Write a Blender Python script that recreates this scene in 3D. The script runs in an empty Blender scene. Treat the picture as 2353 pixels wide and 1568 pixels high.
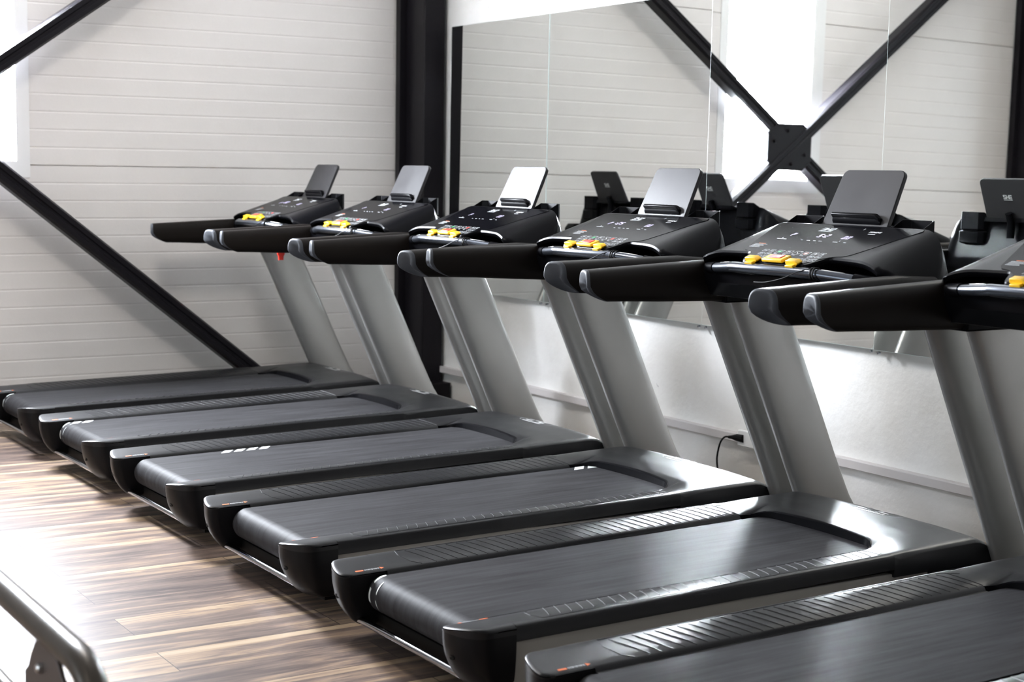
import bpy, bmesh, math, random
from mathutils import Vector, Matrix
PI = math.pi
random.seed(7)
SC = bpy.context.scene
COL = SC.collection

# ------------------------------------------------------------------ camera
cam_d = bpy.data.cameras.new('camera')
cam_d.sensor_fit = 'HORIZONTAL'
cam_d.sensor_width = 36.0
cam_d.lens = 3632.445 / 2353.0 * 36.0
cam_d.clip_start = 0.05
cam_d.clip_end = 200
cam_d.dof.use_dof = True
cam_d.dof.focus_distance = 5.7
cam_d.dof.aperture_fstop = 4.0
cam = bpy.data.objects.new('camera', cam_d)
COL.objects.link(cam)
def cam_axes(yaw, pit, rol):
    cy, sy, cp, sp = math.cos(yaw), math.sin(yaw), math.cos(pit), math.sin(pit)
    f = Vector((sy*cp, cy*cp, -sp)); r0 = Vector((cy, -sy, 0)); u0 = r0.cross(f)
    cr, sr = math.cos(rol), math.sin(rol)
    return cr*r0 + sr*u0, -sr*r0 + cr*u0, f
r_, u_, f_ = cam_axes(math.radians(32.00793), math.radians(6.13672), math.radians(0.859773))
m = Matrix((( r_.x, u_.x, -f_.x, -2.10796), (r_.y, u_.y, -f_.y, -8.28920), (r_.z, u_.z, -f_.z, 1.45680), (0, 0, 0, 1)))
cam.matrix_world = m
SC.camera = cam

# ------------------------------------------------------------------ light and exposure
SC.view_settings.view_transform = 'Standard'
SC.view_settings.look = 'None'
SC.view_settings.gamma = 1.0
SC.view_settings.use_curve_mapping = False
SC.view_settings.exposure = 0.0
SC.cycles.sample_clamp_indirect = 0.0
W = bpy.data.worlds.new('daylight'); SC.world = W; W.use_nodes = True
W.node_tree.nodes['Background'].inputs[0].default_value = (0.82, 0.92, 1.0, 1)
W.node_tree.nodes['Background'].inputs[1].default_value = 6.0

def area(name, loc, size, power, color, target):
    l = bpy.data.lights.new(name, 'AREA'); l.shape = 'RECTANGLE'
    l.size, l.size_y = size; l.energy = power; l.color = color
    o = bpy.data.objects.new(name, l); COL.objects.link(o); o.location = loc
    o.rotation_euler = (Vector(target)-Vector(loc)).to_track_quat('-Z', 'Y').to_euler()
    return o
# daylight entering through the windows
area('window_daylight', (-0.20, 1.02, 2.45), (1.3, 2.1), 3700, (0.87, 0.92, 1.0), (-0.20, -5.0, 2.45))
area('side_window_daylight', (-7.3, -2.2, 2.2), (2.4, 1.8), 70, (0.80, 0.90, 1.0), (0, -2.2, 1.6))
area('side_window_daylight', (-7.3, -6.8, 2.2), (2.4, 1.8), 40, (0.80, 0.90, 1.0), (0, -6.8, 1.6))

# ------------------------------------------------------------------ materials
def new_mat(name):
    mt = bpy.data.materials.new(name); mt.use_nodes = True
    nt = mt.node_tree; b = nt.nodes['Principled BSDF']
    return mt, nt, b
def link(nt, a, b): nt.links.new(a, b)
def mat(name, col, rough=0.5, metal=0.0, coat=0.0, bump=0.0, bscale=200.0, var=0.0, vscale=3.0, emit=None, estr=0.0, spec=0.5, rvar=0.0):
    mt, nt, b = new_mat(name)
    b.inputs['Base Color'].default_value = (*col, 1)
    b.inputs['Roughness'].default_value = rough
    b.inputs['Metallic'].default_value = metal
    b.inputs['Coat Weight'].default_value = coat
    b.inputs['Coat Roughness'].default_value = 0.08
    b.inputs['Specular IOR Level'].default_value = spec
    tc = nt.nodes.new('ShaderNodeTexCoord')
    if bump > 0:
        n = nt.nodes.new('ShaderNodeTexNoise'); n.inputs['Scale'].default_value = bscale; n.inputs['Detail'].default_value = 3
        link(nt, tc.outputs['Object'], n.inputs['Vector'])
        bp = nt.nodes.new('ShaderNodeBump'); bp.inputs['Strength'].default_value = bump; bp.inputs['Distance'].default_value = 0.10/bscale
        link(nt, n.outputs['Fac'], bp.inputs['Height']); link(nt, bp.outputs['Normal'], b.inputs['Normal'])
    if var > 0 or rvar > 0:
        n = nt.nodes.new('ShaderNodeTexNoise'); n.inputs['Scale'].default_value = vscale; n.inputs['Detail'].default_value = 5
        link(nt, tc.outputs['Object'], n.inputs['Vector'])
        if var > 0:
            mr = nt.nodes.new('ShaderNodeMapRange'); mr.inputs['From Min'].default_value = 0.3; mr.inputs['From Max'].default_value = 0.7
            mr.inputs['To Min'].default_value = 1-var; mr.inputs['To Max'].default_value = 1+var
            link(nt, n.outputs['Fac'], mr.inputs['Value'])
            mx = nt.nodes.new('ShaderNodeVectorMath'); mx.operation = 'SCALE'; mx.inputs[0].default_value = col
            link(nt, mr.outputs['Result'], mx.inputs['Scale']); link(nt, mx.outputs['Vector'], b.inputs['Base Color'])
        if rvar > 0:
            mr = nt.nodes.new('ShaderNodeMapRange'); mr.inputs['From Min'].default_value = 0.3; mr.inputs['From Max'].default_value = 0.7
            mr.inputs['To Min'].default_value = rough-rvar; mr.inputs['To Max'].default_value = rough+rvar
            link(nt, n.outputs['Fac'], mr.inputs['Value']); link(nt, mr.outputs['Result'], b.inputs['Roughness'])
    if emit:
        b.inputs['Emission Color'].default_value = (*emit, 1); b.inputs['Emission Strength'].default_value = estr
    return mt

M = {}
M['panel'] = mat('white_sandwich_panel', (0.72, 0.69, 0.665), 0.38, bump=0.15, bscale=60, var=0.02)
M['white'] = mat('white_painted_metal', (0.78, 0.78, 0.77), 0.35)
M['ceil'] = mat('ceiling_paint', (0.30, 0.29, 0.28), 0.8)
M['black_steel'] = mat('black_painted_steel', (0.008, 0.007, 0.009), 0.38, bump=0.2, bscale=90, spec=0.15)
M['plastic'] = mat('black_textured_plastic', (0.007, 0.007, 0.008), 0.36, bump=0.30, bscale=900, rvar=0.03, vscale=8, spec=0.14)
M['rail'] = mat('black_satin_rail_plastic', (0.008, 0.008, 0.009), 0.37, bump=0.30, bscale=1100, rvar=0.03, vscale=6, spec=0.28)
M['tread'] = mat('black_ribbed_tread_plastic', (0.010, 0.010, 0.011), 0.37, bump=0.30, bscale=1100, spec=0.28)
M['shell'] = mat('black_console_plastic', (0.004, 0.004, 0.005), 0.28, bump=0.2, bscale=1200, spec=0.05)
M['gloss'] = mat('black_gloss_panel', (0.003, 0.003, 0.004), 0.12, bump=0.05, bscale=600, spec=0.02)
M['grip'] = mat('black_foam_grip', (0.009, 0.007, 0.006), 0.50, bump=0.4, bscale=700, spec=0.12)
M['plug'] = mat('grey_grip_end_plug', (0.055, 0.060, 0.070), 0.50, spec=0.25)
M['stand'] = mat('dark_satin_stand_plastic', (0.030, 0.029, 0.031), 0.34, spec=0.12, bump=0.25, bscale=1000, rvar=0.04, vscale=10)
M['dark'] = mat('dark_recess_plastic', (0.004, 0.004, 0.004), 0.6, spec=0.1)
M['silver'] = mat('silver_painted_upright', (0.42, 0.415, 0.40), 0.36, metal=0.65, var=0.05, vscale=2)
M['frame'] = mat('grey_painted_frame', (0.30, 0.285, 0.26), 0.5)
M['chrome'] = mat('polished_steel', (0.36, 0.37, 0.40), 0.10, metal=1.0)
M['tube'] = mat('dark_steel_pulse_tube', (0.10, 0.11, 0.13), 0.24, metal=0.9)
M['sensor'] = mat('brushed_sensor_plate', (0.55, 0.55, 0.55), 0.3, metal=1.0)
M['yellow'] = mat('yellow_plastic', (0.85, 0.50, 0.01), 0.35)
M['red'] = mat('red_plastic', (0.72, 0.035, 0.02), 0.35)
M['orange'] = mat('orange_print', (0.75, 0.16, 0.04), 0.5)
M['green'] = mat('green_print', (0.02, 0.30, 0.10), 0.4)
M['print'] = mat('light_grey_print', (0.50, 0.52, 0.54), 0.45)
M['printw'] = mat('white_print', (0.80, 0.82, 0.84), 0.35)
M['logo'] = mat('silver_badge', (0.72, 0.72, 0.72), 0.3, metal=0.4)
M['led'] = mat('led_digits', (0.1, 0.1, 0.1), 0.5, emit=(0.72, 0.66, 1.0), estr=1.5)
M['tape'] = mat('white_belt_print', (0.62, 0.66, 0.64), 0.5)
M['cord'] = mat('black_cord_rubber', (0.006, 0.006, 0.006), 0.5, spec=0.1)
M['tan'] = mat('beige_trunking', (0.58, 0.55, 0.54), 0.45)
M['bronze'] = mat('bronze_painted_tube', (0.060, 0.050, 0.040), 0.34, metal=0.3, coat=0.0, spec=0.3)
M['brown'] = mat('brown_bracket_plate', (0.060, 0.047, 0.043), 0.45)
M['led_lamp'] = mat('lamp_diffuser', (0.9, 0.9, 0.9), 0.5, emit=(1.0, 0.93, 0.84), estr=42.0)
M['fill_lamp'] = mat('fill_lamp_diffuser', (0.9, 0.9, 0.9), 0.5, emit=(1.0, 0.93, 0.84), estr=5.0)  # weak glow for the two added fill panels
M['frosted'] = mat('lamp_housing', (0.7, 0.7, 0.7), 0.5)

M['blue_screen'] = mat('blue_screen', (0.02, 0.05, 0.4), 0.3, emit=(0.05, 0.12, 0.95), estr=1.2)
# mirror
mt, nt, b = new_mat('mirror_silvering')
b.inputs['Base Color'].default_value = (0.86, 0.885, 0.87, 1); b.inputs['Metallic'].default_value = 1.0; b.inputs['Roughness'].default_value = 0.0
M['mirror'] = mt
M['mirror_edge'] = mat('mirror_glass_edge', (0.45, 0.52, 0.50), 0.15)
# thin window glass
mt, nt, b = new_mat('window_glass')
nt.nodes.remove(b)
out = nt.nodes['Material Output']
tr = nt.nodes.new('ShaderNodeBsdfTransparent'); gl = nt.nodes.new('ShaderNodeBsdfGlossy'); gl.inputs['Roughness'].default_value = 0.02
mx = nt.nodes.new('ShaderNodeMixShader'); mx.inputs[0].default_value = 0.07
link(nt, tr.outputs[0], mx.inputs[1]); link(nt, gl.outputs[0], mx.inputs[2]); link(nt, mx.outputs[0], out.inputs['Surface'])
M['glass'] = mt

# plaster wall
def plaster():
    mt, nt, b = new_mat('white_plaster')
    tc = nt.nodes.new('ShaderNodeTexCoord')
    n = nt.nodes.new('ShaderNodeTexNoise'); n.inputs['Scale'].default_value = 1.6; n.inputs['Detail'].default_value = 6
    link(nt, tc.outputs['Object'], n.inputs['Vector'])
    cr = nt.nodes.new('ShaderNodeValToRGB')
    cr.color_ramp.elements[0].position = 0.3; cr.color_ramp.elements[0].color = (0.70, 0.68, 0.64, 1)
    cr.color_ramp.elements[1].position = 0.6; cr.color_ramp.elements[1].color = (0.80, 0.795, 0.78, 1)
    link(nt, n.outputs['Fac'], cr.inputs['Fac'])
    # small grey scuffs
    v = nt.nodes.new('ShaderNodeTexVoronoi'); v.inputs['Scale'].default_value = 5.0
    mp = nt.nodes.new('ShaderNodeMapping'); mp.inputs['Scale'].default_value = (1, 1, 0.6)
    n0 = nt.nodes.new('ShaderNodeTexNoise'); n0.inputs['Scale'].default_value = 14
    av = nt.nodes.new('ShaderNodeVectorMath'); av.operation = 'ADD'
    sc = nt.nodes.new('ShaderNodeVectorMath'); sc.operation = 'SCALE'; sc.inputs['Scale'].default_value = 0.12
    link(nt, tc.outputs['Object'], n0.inputs['Vector']); link(nt, n0.outputs['Color'], sc.inputs[0])
    link(nt, tc.outputs['Object'], av.inputs[0]); link(nt, sc.outputs[0], av.inputs[1])
    link(nt, av.outputs[0], mp.inputs['Vector']); link(nt, mp.outputs[0], v.inputs['Vector'])
    c2 = nt.nodes.new('ShaderNodeValToRGB'); c2.color_ramp.elements[0].position = 0.022; c2.color_ramp.elements[1].position = 0.035
    c2.color_ramp.elements[0].color = (0.55, 0.55, 0.56, 1); c2.color_ramp.elements[1].color = (1, 1, 1, 1)
    link(nt, v.outputs['Distance'], c2.inputs['Fac'])
    mm = nt.nodes.new('ShaderNodeMix'); mm.data_type = 'RGBA'; mm.blend_type = 'MULTIPLY'; mm.inputs['Factor'].default_value = 1
    link(nt, cr.outputs['Color'], mm.inputs['A']); link(nt, c2.outputs['Color'], mm.inputs['B'])
    link(nt, mm.outputs['Result'], b.inputs['Base Color'])
    b.inputs['Roughness'].default_value = 0.42
    bn = nt.nodes.new('ShaderNodeTexNoise'); bn.inputs['Scale'].default_value = 28; bn.inputs['Detail'].default_value = 8
    link(nt, tc.outputs['Object'], bn.inputs['Vector'])
    bp = nt.nodes.new('ShaderNodeBump'); bp.inputs['Strength'].default_value = 0.35; bp.inputs['Distance'].default_value = 0.006
    link(nt, bn.outputs['Fac'], bp.inputs['Height']); link(nt, bp.outputs['Normal'], b.inputs['Normal'])
    return mt
M['plaster'] = plaster()

# laminate floor: planks 0.203 wide along X
def laminate():
    mt, nt, b = new_mat('wood_laminate')
    N = nt.nodes.new
    tc = N('ShaderNodeTexCoord'); sp = N('ShaderNodeSeparateXYZ'); link(nt, tc.outputs['Object'], sp.inputs[0])
    def math_(op, a, bb=None, c=None):
        n = N('ShaderNodeMath'); n.operation = op
        for i, v in enumerate((a, bb, c)):
            if v is None: continue
            if isinstance(v, (int, float)): n.inputs[i].default_value = v
            else: link(nt, v, n.inputs[i])
        return n.outputs[0]
    PW, PL = 0.2027, 1.22
    yy = math_('DIVIDE', math_('ADD', sp.outputs['Y'], 1.983 + PW*100), PW)
    row = math_('FLOOR', yy); fy = math_('FRACT', yy)
    odd = math_('MODULO', row, 2.0)
    xx = math_('ADD', math_('DIVIDE', math_('ADD', sp.outputs['X'], 0.55 + PL*40), PL), math_('MULTIPLY', odd, 0.5))
    colx = math_('FLOOR', xx); fx = math_('FRACT', xx)
    seed = math_('ADD', math_('MULTIPLY', row, 3.17), math_('MULTIPLY', colx, 7.31))
    cv = N('ShaderNodeCombineXYZ')
    link(nt, math_('MULTIPLY', sp.outputs['X'], 1.5), cv.inputs[0])
    link(nt, math_('MULTIPLY', sp.outputs['Y'], 12.0), cv.inputs[1]); link(nt, seed, cv.inputs[2])
    n1 = N('ShaderNodeTexNoise'); n1.inputs['Scale'].default_value = 1.5; n1.inputs['Detail'].default_value = 6; n1.inputs['Roughness'].default_value = 0.62
    n1.inputs['Distortion'].default_value = 0.6
    link(nt, cv.outputs[0], n1.inputs['Vector'])
    cv2 = N('ShaderNodeCombineXYZ')
    link(nt, math_('MULTIPLY', sp.outputs['X'], 3.0), cv2.inputs[0])
    link(nt, math_('MULTIPLY', sp.outputs['Y'], 90.0), cv2.inputs[1]); link(nt, seed, cv2.inputs[2])
    n2 = N('ShaderNodeTexNoise'); n2.inputs['Scale'].default_value = 1.6; n2.inputs['Detail'].default_value = 5
    link(nt, cv2.outputs[0], n2.inputs['Vector'])
    fac = math_('ADD', math_('MULTIPLY', n1.outputs['Fac'], 0.80), math_('MULTIPLY', n2.outputs['Fac'], 0.20))
    # light sapwood strip along one edge of a plank
    wn = N('ShaderNodeTexWhiteNoise'); wn.noise_dimensions = '1D'; link(nt, seed, wn.inputs['W'])
    edge = math_('GREATER_THAN', fy, 0.80)
    sap = math_('MULTIPLY', edge, math_('MULTIPLY', math_('GREATER_THAN', wn.outputs['Value'], 0.35), 0.16))
    fac = math_('ADD', math_('ADD', fac, sap), math_('MULTIPLY', math_('SUBTRACT', wn.outputs['Value'], 0.5), 0.10))
    cr = N('ShaderNodeValToRGB'); e = cr.color_ramp.elements
    e[0].position = 0.30; e[0].color = (0.050, 0.037, 0.036, 1)
    e[1].position = 0.78; e[1].color = (0.38, 0.295, 0.205, 1)
    for p_, c_ in ((0.42, (0.095, 0.071, 0.062, 1)), (0.52, (0.155, 0.114, 0.094, 1)), (0.62, (0.28, 0.20, 0.135, 1))):
        el = e.new(p_); el.color = c_
    link(nt, fac, cr.inputs['Fac'])
    ex = math_('MINIMUM', fx, math_('SUBTRACT', 1.0, fx)); ey = math_('MINIMUM', fy, math_('SUBTRACT', 1.0, fy))
    gap = math_('MAXIMUM', math_('LESS_THAN', ex, 0.0012), math_('LESS_THAN', ey, 0.006))
    mm = N('ShaderNodeMix'); mm.data_type = 'RGBA'; link(nt, gap, mm.inputs['Factor'])
    link(nt, cr.outputs['Color'], mm.inputs['A']); mm.inputs['B'].default_value = (0.045, 0.035, 0.03, 1)
    link(nt, mm.outputs['Result'], b.inputs['Base Color'])
    b.inputs['Roughness'].default_value = 0.36; b.inputs['Specular IOR Level'].default_value = 0.09
    h = math_('SUBTRACT', math_('MULTIPLY', n2.outputs['Fac'], 0.25), gap)
    bp = N('ShaderNodeBump'); bp.inputs['Strength'].default_value = 0.25; bp.inputs['Distance'].default_value = 0.001
    link(nt, h, bp.inputs['Height']); link(nt, bp.outputs['Normal'], b.inputs['Normal'])
    return mt
M['floor'] = laminate()

# running belt
def belt_mat():
    mt, nt, b = new_mat('woven_running_belt')
    N = nt.nodes.new
    tc = N('ShaderNodeTexCoord')
    oi = N('ShaderNodeObjectInfo')
    mp = N('ShaderNodeMapping'); mp.inputs['Scale'].default_value = (2.0, 26.0, 2.0)
    ad = N('ShaderNodeVectorMath'); ad.operation = 'ADD'
    link(nt, tc.outputs['Object'], mp.inputs['Vector']); link(nt, mp.outputs[0], ad.inputs[0])
    cb = N('ShaderNodeCombineXYZ'); ml = N('ShaderNodeMath'); ml.operation = 'MULTIPLY'; ml.inputs[1].default_value = 37.0
    link(nt, oi.outputs['Random'], ml.inputs[0]); link(nt, ml.outputs[0], cb.inputs[2]); link(nt, cb.outputs[0], ad.inputs[1])
    n = N('ShaderNodeTexNoise'); n.inputs['Scale'].default_value = 1.6; n.inputs['Detail'].default_value = 7; n.inputs['Roughness'].default_value = 0.6
    link(nt, ad.outputs[0], n.inputs['Vector'])
    cr = N('ShaderNodeValToRGB'); e = cr.color_ramp.elements
    e[0].position = 0.25; e[0].color = (0.015, 0.014, 0.015, 1); e[1].position = 0.72; e[1].color = (0.040, 0.040, 0.043, 1)
    el = e.new(0.80); el.color = (0.10, 0.105, 0.11, 1)
    link(nt, n.outputs['Fac'], cr.inputs['Fac']); link(nt, cr.outputs['Color'], b.inputs['Base Color'])
    b.inputs['Roughness'].default_value = 0.55; b.inputs['Specular IOR Level'].default_value = 0.05
    w1 = N('ShaderNodeTexChecker'); w1.inputs['Scale'].default_value = 420
    w1.inputs['Color1'].default_value = (1, 1, 1, 1); w1.inputs['Color2'].default_value = (0, 0, 0, 1)
    link(nt, tc.outputs['Object'], w1.inputs['Vector'])
    bp = N('ShaderNodeBump'); bp.inputs['Strength'].default_value = 0.30; bp.inputs['Distance'].default_value = 0.00015
    link(nt, w1.outputs['Fac'], bp.inputs['Height']); link(nt, bp.outputs['Normal'], b.inputs['Normal'])
    return mt
M['belt'] = belt_mat()

# ------------------------------------------------------------------ mesh helpers
def finish(name, bm, material, parent=None, smooth=35, bevel=0.0, segs=2):
    me = bpy.data.meshes.new(name)
    bmesh.ops.recalc_face_normals(bm, faces=bm.faces)
    bm.to_mesh(me); bm.free()
    me.materials.append(material)
    if smooth:
        for p in me.polygons: p.use_smooth = True
        me.set_sharp_from_angle(angle=math.radians(smooth))
    o = bpy.data.objects.new(name, me); COL.objects.link(o)
    if parent: o.parent = parent
    if bevel > 0:
        md = o.modifiers.new('bevel', 'BEVEL'); md.width = bevel; md.segments = segs; md.limit_method = 'ANGLE'; md.angle_limit = math.radians(35)
        md.harden_normals = False
    return o
def add_box(bm, x0, x1, y0, y1, z0, z1):
    vs = [bm.verts.new((x, y, z)) for z in (z0, z1) for y in (y0, y1) for x in (x0, x1)]
    for f in ((0, 2, 3, 1), (4, 5, 7, 6), (0, 1, 5, 4), (2, 6, 7, 3), (0, 4, 6, 2), (1, 3, 7, 5)):
        bm.faces.new([vs[i] for i in f])
    return vs
def box(name, x0, x1, y0, y1, z0, z1, material, parent=None, bevel=0.0, smooth=35):
    bm = bmesh.new(); add_box(bm, x0, x1, y0, y1, z0, z1)
    return finish(name, bm, material, parent, smooth, bevel)
def add_loft(bm, rings, cap=True, closed=True):
    vr = [[bm.verts.new(p) for p in r] for r in rings]
    n = len(vr[0])
    for a, b in zip(vr, vr[1:]):
        for i in range(n if closed else n-1):
            j = (i+1) % n
            bm.faces.new((a[i], a[j], b[j], b[i]))
    if cap:
        for ring, fl in ((vr[0], True), (vr[-1], False)):
            if n <= 13: bm.faces.new(ring[::-1] if fl else ring); continue
            c = bm.verts.new(sum((v.co for v in ring), Vector())/n)
            for i in range(n):
                a, b = ring[i], ring[(i+1) % n]
                bm.faces.new((b, a, c) if fl else (a, b, c))
    return vr
def add_tube(bm, pts, r, n=14, cap=True):
    pts = [Vector(p) for p in pts]; rings = []
    up = None
    for i, p in enumerate(pts):
        t = (pts[min(i+1, len(pts)-1)] - pts[max(i-1, 0)]).normalized()
        if up is None:
            up = Vector((0, 0, 1)) if abs(t.z) < 0.9 else Vector((1, 0, 0))
        s = t.cross(up).normalized(); up = s.cross(t).normalized()
        rr = r[i] if isinstance(r, (list, tuple)) else r
        rings.append([p + s*math.cos(2*PI*k/n)*rr + up*math.sin(2*PI*k/n)*rr for k in range(n)])
    add_loft(bm, rings, cap)
def spline(pts, k=8):
    out = []; P = [Vector(p) for p in pts]
    for i in range(len(P)-1):
        p0 = P[max(i-1, 0)]; p1 = P[i]; p2 = P[i+1]; p3 = P[min(i+2, len(P)-1)]
        for j in range(k):
            t = j/k
            out.append(0.5*((2*p1)+(p2-p0)*t+(2*p0-5*p1+4*p2-p3)*t*t+(3*p1-p0-3*p2+p3)*t**3))
    out.append(P[-1]); return out
def add_prism(bm, poly, z0, z1):
    a = [bm.verts.new((x, y, z0)) for x, y in poly]; b = [bm.verts.new((x, y, z1)) for x, y in poly]
    n = len(poly)
    for i in range(n): bm.faces.new((a[i], a[(i+1) % n], b[(i+1) % n], b[i]))
    bm.faces.new(a[::-1]); bm.faces.new(b)
def rounded(x0, x1, y0, y1, r, n=5):
    out = []
    for cx, cy, a0 in ((x1-r, y1-r, 0), (x0+r, y1-r, 90), (x0+r, y0+r, 180), (x1-r, y0+r, 270)):
        for k in range(n+1):
            a = math.radians(a0+90*k/n); out.append((cx+r*math.cos(a), cy+r*math.sin(a)))
    return out
def empty(name, loc, rz=0, label=None, cat=None, group=None):
    o = bpy.data.objects.new(name, None); COL.objects.link(o); o.location = loc; o.rotation_euler = (0, 0, rz)
    o.empty_display_size = 0.1
    tag(o, label, cat, group); return o
def tag(o, label=None, cat=None, group=None, kind=None):
    if label: o['label'] = label
    if cat: o['category'] = cat
    if group: o['group'] = group
    if kind: o['kind'] = kind
    return o
def children(o): return list(KIDS.get(o.name, []))
def text_mesh(bm, s, size, origin, right, up, lift=0.0006, align='CENTER', shear=0.0, bold=0.0):
    cu = bpy.data.curves.new('t', 'FONT'); cu.body = s; cu.size = size; cu.align_x = align; cu.align_y = 'CENTER'; cu.shear = shear
    cu.offset = bold
    cu.resolution_u = 2
    to = bpy.data.objects.new('t', cu); COL.objects.link(to)
    bpy.context.view_layer.update()
    dg = bpy.context.evaluated_depsgraph_get()
    me = bpy.data.meshes.new_from_object(to.evaluated_get(dg))
    n = right.cross(up).normalized(); o = Vector(origin)
    vs = [bm.verts.new(o + right*v.co.x + up*v.co.y + n*lift) for v in me.vertices]
    for p in me.polygons:
        try: bm.faces.new([vs[i] for i in p.vertices])
        except ValueError: pass
    bpy.data.objects.remove(to); bpy.data.curves.remove(cu); bpy.data.meshes.remove(me)
def quad(bm, o, right, up, x0, x1, y0, y1, lift=0.0005, shear=0.0):
    n = right.cross(up).normalized(); o = Vector(o)
    vs = [bm.verts.new(o + right*(x+shear*y) + up*y + n*lift) for x, y in ((x0, y0), (x1, y0), (x1, y1), (x0, y1))]
    bm.faces.new(vs)

# ------------------------------------------------------------------ the room
XM, YW, ZC = 2.8, 0.70, 4.1
XL, YF = -7.1, -12.5
def room():
    o = box('floor', XL-0.2, XM+0.2, YF-0.2, YW+0.2, -0.12, 0.0, M['floor'], smooth=0); tag(o, kind='structure')
    o = box('ceiling', XL-0.2, XM+0.2, YF-0.2, YW+0.2, ZC, ZC+0.15, M['ceil'], smooth=0); tag(o, kind='structure')
    o = box('wall_front', XL-0.2, XM+0.2, YF-0.2, YF, 0, ZC, M['ceil'], smooth=0); tag(o, kind='structure')
    o = box('wall_right', XM+0.022, XM+0.2, YF, YW+0.2, 0, ZC, M['plaster'], smooth=0); tag(o, kind='structure')
    # left wall with two window openings
    bm = bmesh.new()
    ys = [YF, -8.0, -5.6, -3.4, -1.0, YW+0.2]
    for i in range(5):
        if i in (1, 3):
            add_box(bm, XL-0.2, XL, ys[i], ys[i+1], 0, 1.3); add_box(bm, XL-0.2, XL, ys[i], ys[i+1], 3.1, ZC)
        else: add_box(bm, XL-0.2, XL, ys[i], ys[i+1], 0, ZC)
    o = finish('wall_left', bm, M['panel'], smooth=0); tag(o, kind='structure')
    for k, (a, b_) in enumerate(((-8.0, -5.6), (-3.4, -1.0))):
        o = box('window_%d' % (k+2), XL-0.13, XL-0.12, a, b_, 1.3, 3.1, M['glass'], smooth=0); tag(o, kind='structure')
        bm = bmesh.new()
        for yy in (a+0.03, (a+b_)/2, b_-0.03): add_box(bm, XL-0.15, XL-0.06, yy-0.03, yy+0.03, 1.3, 3.1)
        for zz in (1.33, 3.07): add_box(bm, XL-0.15, XL-0.06, a, b_, zz-0.03, zz+0.03)
        f = finish('window_frame', bm, M['white'], o, smooth=0)
    # back wall of grooved sandwich panels, with a tall window opening
    wx0, wx1, wz0, wz1 = -0.70, 0.31, 1.38, 3.42
    zs = [0.0]
    prof = []     # (z, depth)
    k = 0; z = 0.05
    prof.append((0.0, 0.0))
    while z < ZC - 0.02:
        seam = abs(z-1.45) < 0.001 or abs(z-2.65) < 0.001
        w_, d_ = (0.004, 0.012) if seam else (0.006, 0.0013)
        prof += [(z-w_, 0.0), (z-w_*0.35, d_), (z+w_*0.35, d_), (z+w_, 0.0)]
        z = round(z+0.1, 3)
    prof.append((ZC, 0.0))
    def strip(bm, x0, x1, z0, z1):
        pr = [(max(z0, min(z1, a)), d) for a, d in prof]
        pp = [(z0, 0.0)] + [(a, d) for (a, d) in prof if z0 < a < z1] + [(z1, 0.0)]
        va = [bm.verts.new((x0, YW+d, a)) for a, d in pp]; vb = [bm.verts.new((x1, YW+d, a)) for a, d in pp]
        for i in range(len(pp)-1): bm.faces.new((va[i], vb[i], vb[i+1], va[i+1]))
        # back side
        c = [bm.verts.new(q) for q in ((x0, YW+0.2, z0), (x1, YW+0.2, z0), (x1, YW+0.2, z1), (x0, YW+0.2, z1))]
        bm.faces.new(c)
        bm.faces.new([va[0], vb[0], c[1], c[0]]); bm.faces.new([va[-1], vb[-1], c[2], c[3]])
        bm.faces.new(va + [c[3], c[0]]); bm.faces.new(vb + [c[2], c[1]])
    bm = bmesh.new()
    strip(bm, XL, wx0, 0, ZC); strip(bm, wx1, XM, 0, ZC); strip(bm, wx0, wx1, 0, wz0); strip(bm, wx0, wx1, wz1, ZC)
    me_o = finish('wall_back', bm, M['panel'], smooth=0); tag(me_o, kind='structure')
    # window in the back wall
    gx0, gx1, gz0, gz1 = -0.585, 0.235, 1.472, 3.35
    o = box('window_1', gx0-0.01, gx1+0.01, YW+0.085, YW+0.093, gz0-0.01, gz1+0.01, M['glass'], smooth=0); tag(o, kind='structure')
    bm = bmesh.new()   # flat white surround with the inner reveal
    for (a, b_, c, d) in ((wx0-0.0, gx0, wz0, wz1), (gx1, wx1, wz0, wz1), (gx0, gx1, wz0, gz0), (gx0, gx1, gz1, wz1)):
        add_box(bm, a, b_, YW-0.004, YW+0.12, c, d)
    finish('window_surround', bm, M['white'], o, smooth=0)
    bm = bmesh.new()   # sash: frame, transom
    for (a, b_, c, d) in ((gx0, gx0+0.055, gz0, gz1), (gx1-0.055, gx1, gz0, gz1), (gx0+0.055, gx1-0.055, gz0, gz0+0.03), (gx0+0.055, gx1-0.055, gz1-0.055, gz1), (gx0+0.055, gx1-0.055, 2.20, 2.29)):
        add_box(bm, a, b_, YW+0.06, YW+0.118, c, d)
    finish('window_frame', bm, M['white'], o, smooth=0, bevel=0.004)
room()

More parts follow.
